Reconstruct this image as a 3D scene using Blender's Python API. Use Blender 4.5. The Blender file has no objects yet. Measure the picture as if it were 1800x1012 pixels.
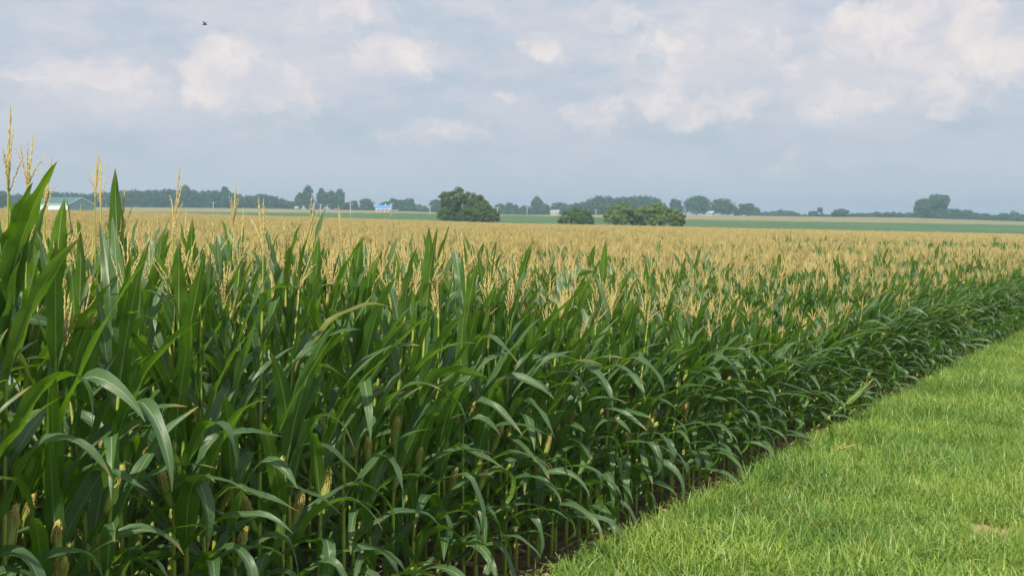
import bpy, math, random
import numpy as np
R = math.radians
rng = np.random.default_rng(7)
random.seed(7)
S = bpy.context.scene
COL = S.collection

# ------------------------------------------------------------------ camera
F, HZ, CAMZ = 2200.0, 378.0, 2.8          # focal length in px of the 1800 px photo, eye line, eye height
cam_d = bpy.data.cameras.new('camera'); cam = bpy.data.objects.new('camera', cam_d); COL.objects.link(cam)
cam.location = (0, 0, CAMZ); cam.rotation_euler = (R(90), 0, 0)
cam_d.sensor_width = 36; cam_d.lens = 36*F/1800
cam_d.shift_y = -(506-HZ)/1800
cam_d.clip_start = 0.1; cam_d.clip_end = 9000
S.camera = cam

# ------------------------------------------------------------------ light
SUN_EL, SUN_AZ = 42.0, 197.0              # azimuth clockwise from +Y: behind the camera, to the left
sd = (math.sin(R(SUN_AZ))*math.cos(R(SUN_EL)), math.cos(R(SUN_AZ))*math.cos(R(SUN_EL)), math.sin(R(SUN_EL)))
sun_d = bpy.data.lights.new('sun', 'SUN'); sun_d.energy = 5.0; sun_d.angle = R(0.6); sun_d.color = (1.0, 0.92, 0.77)
sun = bpy.data.objects.new('sun', sun_d); COL.objects.link(sun)
from mathutils import Vector
sun.rotation_euler = Vector(sd).to_track_quat('Z', 'Y').to_euler(); sun.location = (-20, -20, 40)
S.view_settings.view_transform = 'Standard'; S.view_settings.look = 'None'
S.view_settings.exposure = 0.22; S.view_settings.gamma = 1.0
S.cycles.volume_bounces = 1
S.cycles.transparent_max_bounces = 8

# ------------------------------------------------------------------ sky
class NT:
    def __init__(s, tree): s.t = tree; s.n = tree.nodes; s.l = tree.links
    def new(s, kind, **kw):
        n = s.n.new(kind)
        for k, v in kw.items(): setattr(n, k, v)
        return n
    def put(s, sock, v):
        if isinstance(v, bpy.types.NodeSocket): s.l.new(v, sock)
        elif v is not None: sock.default_value = v
    def math(s, op, a, b=None, c=None, clamp=False):
        n = s.new('ShaderNodeMath', operation=op); n.use_clamp = clamp
        s.put(n.inputs[0], a); s.put(n.inputs[1], b); s.put(n.inputs[2], c); return n.outputs[0]
    def vmath(s, op, a, b=None):
        n = s.new('ShaderNodeVectorMath', operation=op)
        s.put(n.inputs[0], a); s.put(n.inputs[1], b)
        return n.outputs['Value'] if op in ('LENGTH', 'DISTANCE', 'DOT_PRODUCT') else n.outputs[0]
    def ramp(s, v, a, b, lo=0.0, hi=1.0, smooth=True):
        n = s.new('ShaderNodeMapRange'); n.interpolation_type = 'SMOOTHSTEP' if smooth else 'LINEAR'
        s.put(n.inputs[0], v); s.put(n.inputs[1], a); s.put(n.inputs[2], b); s.put(n.inputs[3], lo); s.put(n.inputs[4], hi)
        return n.outputs[0]
    def mix(s, f, a, b, mode='MIX'):
        n = s.new('ShaderNodeMix', data_type='RGBA', blend_type=mode)
        s.put(n.inputs[0], f); s.put(n.inputs[6], a); s.put(n.inputs[7], b); return n.outputs[2]
    def noise(s, vec, scale, detail=3, rough=0.5, out=0, dist=0):
        n = s.new('ShaderNodeTexNoise'); s.put(n.inputs['Vector'], vec)
        n.inputs['Scale'].default_value = scale; n.inputs['Detail'].default_value = detail
        n.inputs['Roughness'].default_value = rough; n.inputs['Distortion'].default_value = dist
        return n.outputs[out]

def C(r, g, b): return (r, g, b, 1.0)

w = bpy.data.worlds.new('World'); S.world = w; w.use_nodes = True
nt = NT(w.node_tree); nt.n.clear()
out = nt.new('ShaderNodeOutputWorld'); bg = nt.new('ShaderNodeBackground')
SKY_STR = 0.10
bg.inputs[1].default_value = SKY_STR
nt.l.new(bg.outputs[0], out.inputs[0])
sky = nt.new('ShaderNodeTexSky', sky_type='NISHITA'); sky.sun_disc = False
sky.sun_elevation = R(SUN_EL); sky.sun_rotation = R(SUN_AZ)
sky.air_density = 1.2; sky.dust_density = 3.0; sky.ozone_density = 1.5
tc = nt.new('ShaderNodeTexCoord')
sep = nt.new('ShaderNodeSeparateXYZ'); nt.l.new(tc.outputs['Generated'], sep.inputs[0])
az = nt.math('ARCTAN2', sep.outputs[0], sep.outputs[1])
el = nt.math('ARCSINE', sep.outputs[2])
cmb = nt.new('ShaderNodeCombineXYZ'); nt.put(cmb.inputs[0], az); nt.put(cmb.inputs[1], el)
ang = cmb.outputs[0]
wn = nt.vmath('SUBTRACT', nt.noise(ang, 14, 4, .6, 1), (0.5, 0.5, 0.5))
warp = nt.vmath('ADD', ang, nt.vmath('MULTIPLY', wn, (0.075, 0.05, 0)))
wn2 = nt.vmath('SUBTRACT', nt.noise(ang, 55, 4, .6, 1), (0.5, 0.5, 0.5))
warp = nt.vmath('ADD', warp, nt.vmath('MULTIPLY', wn2, (0.018, 0.014, 0)))
clouds = [(395,125,85,62,.95),(480,165,120,50,.6),(690,105,75,42,.9),(225,165,60,45,.75),(95,150,85,38,.6),
 (590,15,130,36,.55),(1060,25,80,36,.55),(945,85,32,24,.6),(1085,105,60,48,.55),(1230,95,130,75,.6),(1190,192,160,34,.75),
 (1055,205,60,38,.6),(1480,165,100,52,1.1),(1570,85,110,75,1.15),(1690,65,70,48,1.1),(1610,15,100,40,.9),(1775,115,60,60,.85),
 (890,170,26,15,.6),(760,235,110,22,.45),(1660,150,90,60,.7),(1400,290,160,22,.3),(500,235,180,20,.25),(800,20,80,26,.35)]
mask = None
for (px, py, rx, ry, a) in clouds:
    q = nt.vmath('SUBTRACT', warp, (math.atan((px-900)/F), math.atan((HZ-py)/F), 0))
    q = nt.vmath('MULTIPLY', q, (F/rx, F/ry, 0))
    v = nt.ramp(nt.vmath('LENGTH', q), 1.75, 0.2, 0, a)
    mask = v if mask is None else nt.math('MAXIMUM', mask, v)
fb = nt.noise(nt.vmath('MULTIPLY', warp, (1, 1.7, 1)), 26, 6, .62)
mask = nt.math('ADD', mask, nt.math('MULTIPLY', nt.math('SUBTRACT', fb, .5), 1.5))
cum = nt.ramp(mask, .12, .80)
veil = nt.ramp(nt.noise(nt.vmath('MULTIPLY', ang, (1, 2.6, 1)), 8, 6, .62), .36, .60)
fade = nt.ramp(el, 0.0, 0.075)
wide = nt.ramp(el, 0.3, 0.7)                    # higher up, outside the photo, broken cloud goes on
cum = nt.math('MULTIPLY', cum, fade); veil = nt.math('MULTIPLY', veil, nt.ramp(el, 0.0, .12, .35, 1))
k = 1.03/SKY_STR
hazec = C(.445*k, .505*k, .595*k)
base = nt.mix(0.90, sky.outputs[0], hazec)
base = nt.mix(nt.math('MULTIPLY', nt.math('SUBTRACT', 1.0, fade), .55), base, C(.535*k, .54*k, .585*k))
col = nt.mix(nt.math('MULTIPLY', veil, .85), base, C(.565*k, .57*k, .625*k))
shade = nt.ramp(nt.noise(nt.vmath('ADD', warp, (.31, .02, 0)), 20, 5, .6), .35, .65)
cc = nt.mix(shade, C(.60*k, .585*k, .62*k), C(.81*k, .725*k, .685*k))
col = nt.mix(nt.math('MULTIPLY', cum, .80), col, cc)
nt.l.new(col, bg.inputs[0])

# ------------------------------------------------------------------ helpers
def tag(o, label=None, cat=None, group=None, kind=None):
    if label: o['label'] = label
    if cat: o['category'] = cat
    if group: o['group'] = group
    if kind: o['kind'] = kind
    return o
def empty(name, loc=(0, 0, 0), rz=0.0):
    o = bpy.data.objects.new(name, None); COL.objects.link(o)
    o.empty_display_size = .2; o.location = loc; o.rotation_euler = (0, 0, rz); return o
class MB:
    """collects faces with a material index and per-vertex attributes u (across) and t (along) and r (random)"""
    def __init__(s): s.v = []; s.f = []; s.m = []; s.a = []; s.n = 0
    def add(s, V, Fc, mat=0, A=None):
        V = np.asarray(V, float).reshape(-1, 3); s.v.append(V)
        s.f.extend([tuple(int(i)+s.n for i in q) for q in Fc]); s.m.extend([mat]*len(Fc))
        s.a.append(np.zeros((len(V), 3)) if A is None else np.asarray(A, float)); s.n += len(V)
    def merge(s, o, M=None, off=(0, 0, 0), mm=None):
        V = np.concatenate(o.v); V = V @ np.asarray(M).T if M is not None else V
        s.v.append(V+np.asarray(off)); s.f.extend([tuple(i+s.n for i in q) for q in o.f])
        s.m.extend(o.m if mm is None else [mm[i] for i in o.m]); s.a.extend(o.a); s.n += len(V)
    def box(s, x0, x1, y0, y1, z0, z1, mat=0):
        V = [(x, y, z) for z in (z0, z1) for y in (y0, y1) for x in (x0, x1)]
        s.add(V, [(0, 2, 3, 1), (4, 5, 7, 6), (0, 1, 5, 4), (2, 6, 7, 3), (0, 4, 6, 2), (1, 3, 7, 5)], mat)
    def tube(s, P, rad, n=6, mat=0, cap=True, A=None):
        P = np.asarray(P, float); m = len(P); rad = np.broadcast_to(rad, (m,))
        T = np.gradient(P, axis=0); T /= np.linalg.norm(T, axis=1)[:, None]+1e-9
        ref = np.array([1., 0, 0]) if abs(T[0][2]) > .7 else np.array([0, 0, 1.])
        X = np.cross(T, ref); X /= np.linalg.norm(X, axis=1)[:, None]+1e-9; Y = np.cross(T, X)
        a = np.arange(n)*2*math.pi/n
        V = P[:, None]+rad[:, None, None]*(np.cos(a)[None, :, None]*X[:, None]+np.sin(a)[None, :, None]*Y[:, None])
        Fc = [(i*n+j, i*n+(j+1) % n, (i+1)*n+(j+1) % n, (i+1)*n+j) for i in range(m-1) for j in range(n)]
        if cap: Fc += [tuple(range(n-1, -1, -1)), tuple((m-1)*n+j for j in range(n))]
        t = np.repeat(np.linspace(0, 1, m), n)
        s.add(V.reshape(-1, 3), Fc, mat, np.stack([t*0, t, t*0+rng.random()], 1))
    def build(s, name, mats, parent=None, smooth=False, link=True, extra=None):
        me = bpy.data.meshes.new(name)
        me.from_pydata(np.concatenate(s.v).tolist(), [], s.f)
        for m in (mats if isinstance(mats, (list, tuple)) else [mats]): me.materials.append(m)
        me.polygons.foreach_set('material_index', s.m)
        A = np.concatenate(s.a)
        for i, nm in enumerate(('lu', 'lt', 'lr')):
            at = me.attributes.new(nm, 'FLOAT', 'POINT'); at.data.foreach_set('value', A[:, i].astype(np.float32))
        if smooth: me.polygons.foreach_set('use_smooth', [True]*len(me.polygons))
        me.update()
        o = bpy.data.objects.new(name, me)
        if link: COL.objects.link(o)
        if parent: o.parent = parent
        return o

def mat(name, rough=.8, spec=.3):
    m = bpy.data.materials.new(name); m.use_nodes = True; n = NT(m.node_tree)
    b = n.n['Principled BSDF']; b.inputs['Roughness'].default_value = rough; b.inputs['Specular IOR Level'].default_value = spec
    return m, n, b
def attr(n, nm):
    a = n.new('ShaderNodeAttribute', attribute_name=nm); return a.outputs['Fac']
def plain(name, c, rough=.7, spec=.3, var=.15, scale=3):
    m, n, b = mat(name, rough, spec)
    t = n.new('ShaderNodeTexCoord'); nz = n.noise(t.outputs['Object'], scale, 4)
    n.put(b.inputs['Base Color'], n.mix(n.ramp(nz, .3, .7), C(*[x*(1-var) for x in c]), C(*[min(1, x*(1+var)) for x in c])))
    return m
def leafy(name, c1, c2, trans, rough=.5, spec=.4, tmix=.3, rib=None, fieldvar=False, bump=False):
    m, n, b = mat(name, rough, spec)
    oi = n.new('ShaderNodeObjectInfo')
    f = n.math('FRACT', n.math('ADD', n.math('MULTIPLY', oi.outputs['Random'], 3.7), attr(n, 'lr')))
    geo = n.new('ShaderNodeNewGeometry')
    if fieldvar:
        f = n.math('MULTIPLY_ADD', n.ramp(n.noise(geo.outputs['Position'], .55, 3, .6), .35, .65), .42, n.math('MULTIPLY', f, .58))
    c = n.mix(f, C(*c1), C(*c2)); tr = C(*trans)
    if rib:
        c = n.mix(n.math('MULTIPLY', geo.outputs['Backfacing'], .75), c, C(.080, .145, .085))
        c = n.mix(n.ramp(n.math('FRACT', n.math('MULTIPLY', attr(n, 'lr'), 7.3)), .6, .85, 0, .45), c, C(.065, .13, .065))
        au = n.math('ABSOLUTE', attr(n, 'lu'))
        vein = n.math('SINE', n.math('MULTIPLY', attr(n, 'lu'), 46.0))
        c = n.mix(n.math('MULTIPLY', n.ramp(vein, -.2, 1), .22), c, C(c2[0]*1.5, c2[1]*1.35, c2[2]*1.5))
        c = n.mix(n.ramp(au, .085, .03), c, C(*rib))
        c = n.mix(n.ramp(attr(n, 'lr'), .985, .99), c, C(.20, .20, .045))
        tip = n.math('MULTIPLY', n.ramp(attr(n, 'lt'), .86, .98), n.ramp(attr(n, 'lr'), .5, .6))
        c = n.mix(tip, c, C(.32, .25, .08))
        bp = n.new('ShaderNodeBump'); bp.inputs['Strength'].default_value = .35; bp.inputs['Distance'].default_value = .002
        n.put(bp.inputs['Height'], vein); n.l.new(bp.outputs[0], b.inputs['Normal'])
    n.put(b.inputs['Base Color'], c)
    tl = n.new('ShaderNodeBsdfTranslucent'); n.put(tl.inputs[0], n.mix(.75, c, tr))
    mx = n.new('ShaderNodeMixShader'); mx.inputs[0].default_value = tmix
    n.l.new(b.outputs[0], mx.inputs[1]); n.l.new(tl.outputs[0], mx.inputs[2])
    n.l.new(mx.outputs[0], n.n['Material Output'].inputs[0])
    return m

M_LEAF = leafy('corn_leaf', (.042, .125, .012), (.100, .200, .024), (.26, .52, .010), .36, .65, .36, rib=(.36, .42, .20))
M_STALK = leafy('corn_stalk', (.24, .31, .04), (.36, .40, .08), (.3, .35, .03), .45, .4, .05)
M_TASSEL = leafy('corn_tassel', (.60, .44, .20), (.64, .58, .23), (.63, .59, .24), .75, .2, .25)
M_HUSK = leafy('ear_husk', (.22, .31, .05), (.34, .42, .09), (.25, .35, .03), .5, .4, .12)
M_SILK = leafy('ear_silk', (.66, .60, .20), (.48, .36, .11), (.6, .55, .15), .6, .3, .2)
M_GRASS = leafy('grass_blade', (.065, .175, .028), (.35, .47, .090), (.32, .52, .05), .40, .5, .33, fieldvar=True)
M_DRY = leafy('dry_blade', (.42, .36, .16), (.50, .42, .2), (.5, .4, .15), .8, .2, .2)
M_LITTER = leafy('dead_leaf', (.30, .19, .11), (.46, .33, .22), (.3, .2, .1), .8, .2, .1)

# ------------------------------------------------------------------ terrain
PX = np.array([-200, 200, 450, 700, 900, 1200, 1350, 1600, 1800, 2200.])
Y600 = np.array([374, 374, 375.5, 376, 380, 387.5, 390, 393.5, 397, 403.])
Y850 = np.array([364, 365, 367, 372, 378.5, 378.5, 381, 383.5, 390.5, 398.])
def z_plane(x, y): return -.0047*y-.0215*x+.85*np.clip(-(x/np.maximum(y, 1))/.3, 0, 1)*np.clip(y/300, 0, 1)**2
def terrain(x, y):
    x = np.asarray(x, float); y = np.asarray(y, float)
    lim = .6*np.maximum(y, 50); xe = np.clip(x, -lim, lim)
    zn = z_plane(xe, y)
    u = np.clip(x/np.maximum(y, 1), -.6, .6); px = 900+F*u
    z3 = z_plane(u*300, 300.)
    z6 = CAMZ-(np.interp(px, PX, Y600)-HZ)*600/F
    z8 = CAMZ-(np.interp(px, PX, Y850)-HZ)*850/F
    zf = np.where(y < 600, z3+(z6-z3)*np.clip((y-300)/300, 0, 1),
         np.where(y < 850, z6+(z8-z6)*np.clip((y-600)/250, 0, 1),
                  z8+(-7-z8)*np.clip((y-850)/700, 0, 1)))
    return np.where(y <= 300, zn, zf)
def tz(x, y): return float(terrain(x, y))
def wx(px, Y): return (px-900)*Y/F
def wz(py, Y): return CAMZ-(py-HZ)*Y/F

def grid_mesh(name, X, Y, Z, m, kind='structure', smooth=True):
    ny, nx = X.shape
    b = MB(); idx = np.arange(nx*ny).reshape(ny, nx)
    Fc = np.stack([idx[:-1, :-1], idx[:-1, 1:], idx[1:, 1:], idx[1:, :-1]], -1).reshape(-1, 4)
    b.add(np.stack([X, Y, Z], -1).reshape(-1, 3), Fc)
    o = b.build(name, m, smooth=smooth); o['kind'] = kind; return o

# soil
m_soil, n, b = mat('soil', .95, .1)
g = n.new('ShaderNodeNewGeometry')
c = n.mix(n.ramp(n.noise(g.outputs['Position'], 9, 6, .65), .35, .68), C(.13, .085, .055), C(.27, .19, .125))
n.put(b.inputs['Base Color'], c)
bp = n.new('ShaderNodeBump'); bp.inputs['Strength'].default_value = .9; bp.inputs['Distance'].default_value = .03
n.put(bp.inputs['Height'], n.noise(g.outputs['Position'], 22, 6, .7)); n.l.new(bp.outputs[0], b.inputs['Normal'])
gx = np.concatenate([-np.geomspace(3000, 12, 40), np.linspace(-10, 10, 11), np.geomspace(12, 3000, 40)])
gy = np.concatenate([[-3000, -1500, -600, -200, -60, -20], np.arange(0, 60, 5), np.linspace(60, 300, 20), np.linspace(315, 600, 14), np.linspace(620, 850, 12), np.linspace(880, 1600, 14), [2000, 2500, 3000]])
GX, GY = np.meshgrid(gx, gy)
tag(grid_mesh('ground', GX, GY, terrain(GX, GY), m_soil), 'brown farm soil under the crops')

# strips of far crops, laid as low blankets with a bumpy top
def crop_mat(name, c1, c2, sc, stretch=(1, 1, 1)):
    m, n, b = mat(name, .9, .15)
    g = n.new('ShaderNodeNewGeometry'); v = n.vmath('MULTIPLY', g.outputs['Position'], stretch)
    f = n.math('MULTIPLY_ADD', n.noise(v, sc, 5, .7), .6, n.math('MULTIPLY', n.noise(v, sc*.08, 3, .6), .4))
    n.put(b.inputs['Base Color'], n.mix(n.ramp(f, .38, .62), C(*c1), C(*c2)))
    bp = n.new('ShaderNodeBump'); bp.inputs['Strength'].default_value = 1; bp.inputs['Distance'].default_value = .25
    n.put(bp.inputs['Height'], n.noise(v, sc*2, 4, .7)); n.l.new(bp.outputs[0], b.inputs['Normal'])
    return m
def strip(name, y0, y1, lift, m, label):
    us = np.linspace(-.62, .62, 220); ys = np.linspace(y0, y1, 26)
    U, YY = np.meshgrid(us, ys); X = U*YY
    Z = terrain(X, YY)+lift+rng.normal(0, .05, X.shape)
    Z[0] -= lift*.98; Z[-1] -= lift*.98
    return tag(grid_mesh(name, X, YY, Z, m), label)
strip('soybean_field', 302, 602, .6, crop_mat('soybean', (.060, .120, .035), (.095, .168, .050), .5, (1, .35, 1)), 'dark green soybean field beyond the corn')
strip('stubble_field', 602, 860, .4, crop_mat('pale_crop', (.18, .19, .07), (.33, .27, .12), .12, (.3, 1, 1)), 'pale tan field strip below the distant trees')

# ------------------------------------------------------------------ corn plant
TH = R(29.1)
DR = np.array([math.sin(TH), math.cos(TH)]); NL = np.array([-math.cos(TH), math.sin(TH)])   # along the rows; away from the grass
P0 = np.array([.459, 10.1])

def leaf(mb, base, a, e0, L, W, d1, d2, tk, twist, nseg, nc, mi=0, bend=0., wave=.012, fold0=55, fold1=14):
    t = np.linspace(0, 1, nseg+1)
    e = e0-d1*t**1.7-d2/(1+np.exp(-(t-tk)/.05))
    az = a+bend*t
    T = np.stack([np.cos(e)*np.cos(az), np.cos(e)*np.sin(az), np.sin(e)], 1)
    P = np.asarray(base)+np.concatenate([[np.zeros(3)], np.cumsum((T[:-1]+T[1:])/2*(L/nseg), 0)])
    Sd = np.stack([-np.sin(az), np.cos(az), az*0], 1); N = np.cross(T, Sd)
    tw = twist*t**1.3; c, s_ = np.cos(tw)[:, None], np.sin(tw)[:, None]
    Sd, N = Sd*c+N*s_, N*c-Sd*s_
    wv = W/2*np.minimum(1, .42+2.6*t)*np.clip(1-t**2.6, 0, 1)**.85
    wv = np.maximum(wv, .0012)
    fold = np.radians(fold1+(fold0-fold1)*np.exp(-t*7))
    us = np.linspace(-1, 1, nc+1); ph = rng.random(2)*6.28; fr = rng.uniform(14, 24)
    V = []; A = []; r = rng.random()
    for u in us:
        au = abs(u); wa = wave*au*au*np.sin(fr*t+ph[0 if u < 0 else 1])*np.minimum(1, 3*t)*(wv/(W/2))
        V.append(P+Sd*(wv*u*np.cos(fold))[:, None]+N*(wv*au*np.sin(fold)+wa)[:, None])
        A.append(np.stack([t*0+u, t, t*0+r], 1))
    V = np.stack(V, 1).reshape(-1, 3); A = np.stack(A, 1).reshape(-1, 3); k = nc+1
    mb.add(V, [(i*k+j, i*k+j+1, (i+1)*k+j+1, (i+1)*k+j) for i in range(nseg) for j in range(nc)], mi, A)

def tassel(mb, top, lod, mi=0, lean=None, n=None):
    n = n or (rng.integers(8, 14) if lod == 0 else rng.integers(12, 18)); top = np.asarray(top, float)
    lx, ly = lean if lean is not None else rng.normal(0, .10, 2)
    for i in range(n+1):
        L = rng.uniform(.30, .40) if i == 0 else rng.uniform(.16, .26)
        a = rng.random()*6.28; sp = 0 if i == 0 else rng.uniform(.06, .42 if n > 8 else .30)
        d = np.array([math.cos(a)*sp+lx, math.sin(a)*sp+ly, 1.]); d /= np.linalg.norm(d)
        b = top+np.array([0, 0, 0 if i == 0 else rng.uniform(0, .10)])
        m = {0: 19, 1: 7, 2: 3}[lod]; t = np.linspace(0, 1, m)
        P = b+d*(L*t)[:, None]+np.array([math.cos(a), math.sin(a), -.5])*(rng.uniform(-.02, .06)*(0 if i == 0 else 1)*t**2)[:, None]
        th = .0064 if i == 0 else .0042
        if lod == 0:
            rad = np.where(np.arange(m) % 2 == 0, th*.45, th)*np.minimum(1, (1-t)*5+.25); rad[0] = .002
            P[1:-1] += rng.normal(0, .0014, (m-2, 3))
        elif lod == 1: rad = th*.95*np.minimum(1, (1-t)*4+.2)
        else: rad = np.array([.7, 1, .6])*th*1.7
        mb.tube(P, rad, 4 if lod == 0 else 3, mi, cap=False)

def corn(lod, hasear=True, H=2.0, tas=True, neck=.12, up=1.0, nb=None, edge=False, extra=(), lean=1.0):
    """separate builders for stalk, foliage, tassel, list of ears; natural height H to the flag leaf"""
    st, fo, ta, ears = MB(), MB(), MB(), []
    a0 = 0.0
    lx, ly = rng.normal(0, .018, 2)*lean
    zt = H+neck
    nn = {0: 30, 1: 8, 2: 2}[lod]
    zs = np.linspace(0, zt, nn); P = np.stack([lx*zs**2, ly*zs**2, zs], 1)
    nodes = [.04, .12, .22]
    while nodes[-1] < H-.06: nodes.append(nodes[-1]+rng.uniform(.12, .155))
    rad = np.interp(zs, [0, .5, 1.2, H, zt], [.0135, .0125, .010, .006, .004])
    if lod == 0:
        for q in nodes: rad = rad+.0025*np.exp(-((zs-q)/.03)**2)
    st.tube(P, rad, 8 if lod == 0 else 4 if lod == 1 else 3, 0, cap=False)
    seg, nc = {0: (15, 4), 1: (6, 2), 2: (4, 2)}[lod]
    side = 0; lv = [q for q in nodes if q > .20]
    if lod == 2: lv = lv[-8:]
    for i, q in enumerate(lv):
        h = q/H; side += 1
        a = a0+(math.pi if side % 2 else 0)+rng.normal(0, .42)
        if edge and h < .7: a = (1 if side % 2 else -1)*R(rng.uniform(8, 95))
        base = (lx*q*q, ly*q*q, q)
        if h < .42:
            e0, L, W, d1 = R(rng.uniform(38, 62)), rng.uniform(.68, .98), rng.uniform(.072, .105), R(rng.uniform(80, 145))
        elif h < .78:
            e0, L, W, d1 = R(rng.uniform(60, 80)), rng.uniform(.66, .90), rng.uniform(.09, .128), R(rng.uniform(15, 90))
        else:
            e0, L, W, d1 = R(rng.uniform(72, 87)), up*rng.uniform(.48, .74)*(1.12-.35*max(0, h-.85)/.15), rng.uniform(.078, .112), R(rng.uniform(0, 30))
        d2 = R(rng.uniform(40, 95)) if rng.random() < (.42 if h < .7 else .10) else 0
        leaf(fo, base, a, e0, L, W, d1, d2, rng.uniform(.35, .7), rng.normal(0, .55), seg, nc, 0, rng.normal(0, .25))
    for (z_, a_, e_, L_, W_, dr) in extra: leaf(fo, (0, 0, z_), a_, R(e_), L_, W_, R(dr), 0, .5, .25, 18, 6, 0)
    top = (lx*zt*zt, ly*zt*zt, zt-.02)
    if tas: tassel(ta, top, lod, n=nb)
    if hasear and lod < 2:
        for q in sorted(rng.choice([x for x in lv if .38*H < x < .62*H], rng.integers(1, 3) if rng.random() < .5 else 1, replace=False)):
            ears.append((q, a0+(rng.uniform(-1.1, 1.1) if edge else rng.uniform(0, 6.28)), rng.uniform(.2, .42), rng.random()))
    return st, fo, ta, ears
def ear(lod, brown):
    hu, si = MB(), MB()
    t = np.linspace(0, 1, 11 if lod == 0 else 5); L = .235
    P = np.stack([t*0+.006*np.sin(t*3), t*0, t*L], 1)
    rad = .003+.026*np.sin(np.clip(t*1.12+.05, 0, 1)*math.pi)**.55*(1-.25*t)
    hu.tube(P, rad, 8 if lod == 0 else 5, 0)
    if lod == 0:
        for i in range(5):
            leaf(hu, (0, 0, .01), i*1.3, R(84), L+rng.uniform(.0, .05), .055, R(-4), 0, .5, rng.normal(0, .2), 7, 2, 0, fold0=70, fold1=40, wave=.002)
    for i in range(80 if lod == 0 else 12):
        a = rng.random()*6.28; l = rng.uniform(.04, .10); m = 5
        tt = np.linspace(0, 1, m); out_ = rng.uniform(.008, .030)
        Q = np.stack([np.cos(a)*(.006+out_*tt**.8), np.sin(a)*(.006+out_*tt**.8), L*.97+l*tt*.7-l*2.6*tt**2*rng.uniform(.3, 1)], 1)+rng.normal(0, .003, (m, 3))
        si.tube(Q, [.0016, .0022, .0018, .0016, .001], 3, 0, cap=False)
    si.tube([(0, 0, L*.88), (0, 0, L*.97), (.004, 0, L*1.07), (.008, 0, L*1.14)], [.017, .020, .018, .004], 7, 0)
    return hu, si

CM = [M_LEAF, M_STALK, M_TASSEL, M_HUSK, M_SILK]
def tilt(a, e):
    c, s_ = math.cos(e), math.sin(e); Ry = np.array([[c, 0, s_], [0, 1, 0], [-s_, 0, c]])
    c, s_ = math.cos(a), math.sin(a); return np.array([[c, -s_, 0], [s_, c, 0], [0, 0, 1]]) @ Ry
def corn_merged(lod, **kw):
    st, fo, ta, ears = corn(lod, **kw); mb = MB()
    mb.merge(st, mm={0: 1}); mb.merge(fo, mm={0: 0})
    if ta.n: mb.merge(ta, mm={0: 2})
    for (q, a, e, br) in ears:
        hu, si = ear(1 if lod else 0, br); T_ = tilt(a, e); off = (math.cos(a)*.012, math.sin(a)*.012, q)
        mb.merge(hu, T_, off, {0: 3}); mb.merge(si, T_, off, {0: 4})
    return mb

def hscale(r):
    return np.interp(r, [5.5, 8, 12, 17, 25, 60], [1.11, 1.05, 1.01, .94, .90, .88])

# plant positions -------------------------------------------------
def plant_points():
    pts = []
    ROW, SP = .76, .175
    for k in range(0, 420):
        smin, smax = -12, 340
        s = np.arange(smin, smax, SP)+rng.normal(0, .035, int(math.ceil((smax-smin)/SP)))[:len(np.arange(smin, smax, SP))]
        v = .30+k*ROW+rng.normal(0, .03, len(s))
        P = P0+s[:, None]*DR+v[:, None]*NL
        y = P[:, 1]; x = P[:, 0]
        mar = np.where(y < 30, 4.0, 3.0)
        ok = (y > 1.0) & (y < 100) & (x > -.41*y-mar) & (x < .41*y+3)
        if not ok.any(): continue
        r = np.hypot(x, y)
        pts.append(np.stack([x, y, s, np.full(len(s), float(k)), r], 1)[ok])
    return np.concatenate(pts)
PTS = plant_points()
keep = rng.random(len(PTS)) > .04
PTS = PTS[keep]
X_, Y_, S_, K_, R_ = PTS.T
sc_z = hscale(R_)*rng.normal(1, .05, len(PTS))
edge = np.where(K_ == 0, .86, np.where(K_ == 1, .93, 1.0)); edge = np.where(R_ < 12, 1+(edge-1)*np.clip((R_-8)/4, 0, 1), edge)
sc_z = np.where((rng.random(len(PTS)) < .06) & (R_ > 14), sc_z*1.11, sc_z)
dip = 1-.16*np.exp(-((S_-7.5)/3.5)**2)*np.exp(-K_/3.0)*(R_ > 12)
sc_z = sc_z*edge*dip
inview = (np.abs(X_) < .409*Y_+.15) & (Y_ > 4)
score = np.where(inview, 1/R_*.78**K_, 0)
order = np.argsort(-score)[:300]
solo = np.zeros(len(PTS), bool); solo[order] = True

# individuals -----------------------------------------------------
variants = []
def solo_plant(**kw):
    root = empty('corn_plant')
    st, fo, ta, ears = corn(0, **kw)
    parts = [st.build('stalk', M_STALK, root, True), fo.build('foliage', M_LEAF, root, True), ta.build('tassel', M_TASSEL, root)]
    for (q, a, e, br) in ears:
        hu, si = ear(0, br)
        er = hu.build('ear', M_HUSK, root, True); er.scale = (.92, .92, .88); er.location = (math.cos(a)*.012, math.sin(a)*.012, q); er.rotation_euler = (0, e, a)
        sk = si.build('silk', M_SILK, er)
    return root
variants = [solo_plant() for _ in range(16)]+[solo_plant(edge=True) for _ in range(12)]
def children(o): return [c for c in list(COL.objects) if c.parent == o]
TREE = {v: [(c, children(c)) for c in children(v)] for v in variants}
def copy_plant(v):
    r = v.copy(); COL.objects.link(r)
    for c, gs in TREE[v]:
        c2 = c.copy(); COL.objects.link(c2); c2.parent = r
        for g_ in gs:
            g2 = g_.copy(); COL.objects.link(g2); g2.parent = c2
    return r
used = set()
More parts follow.
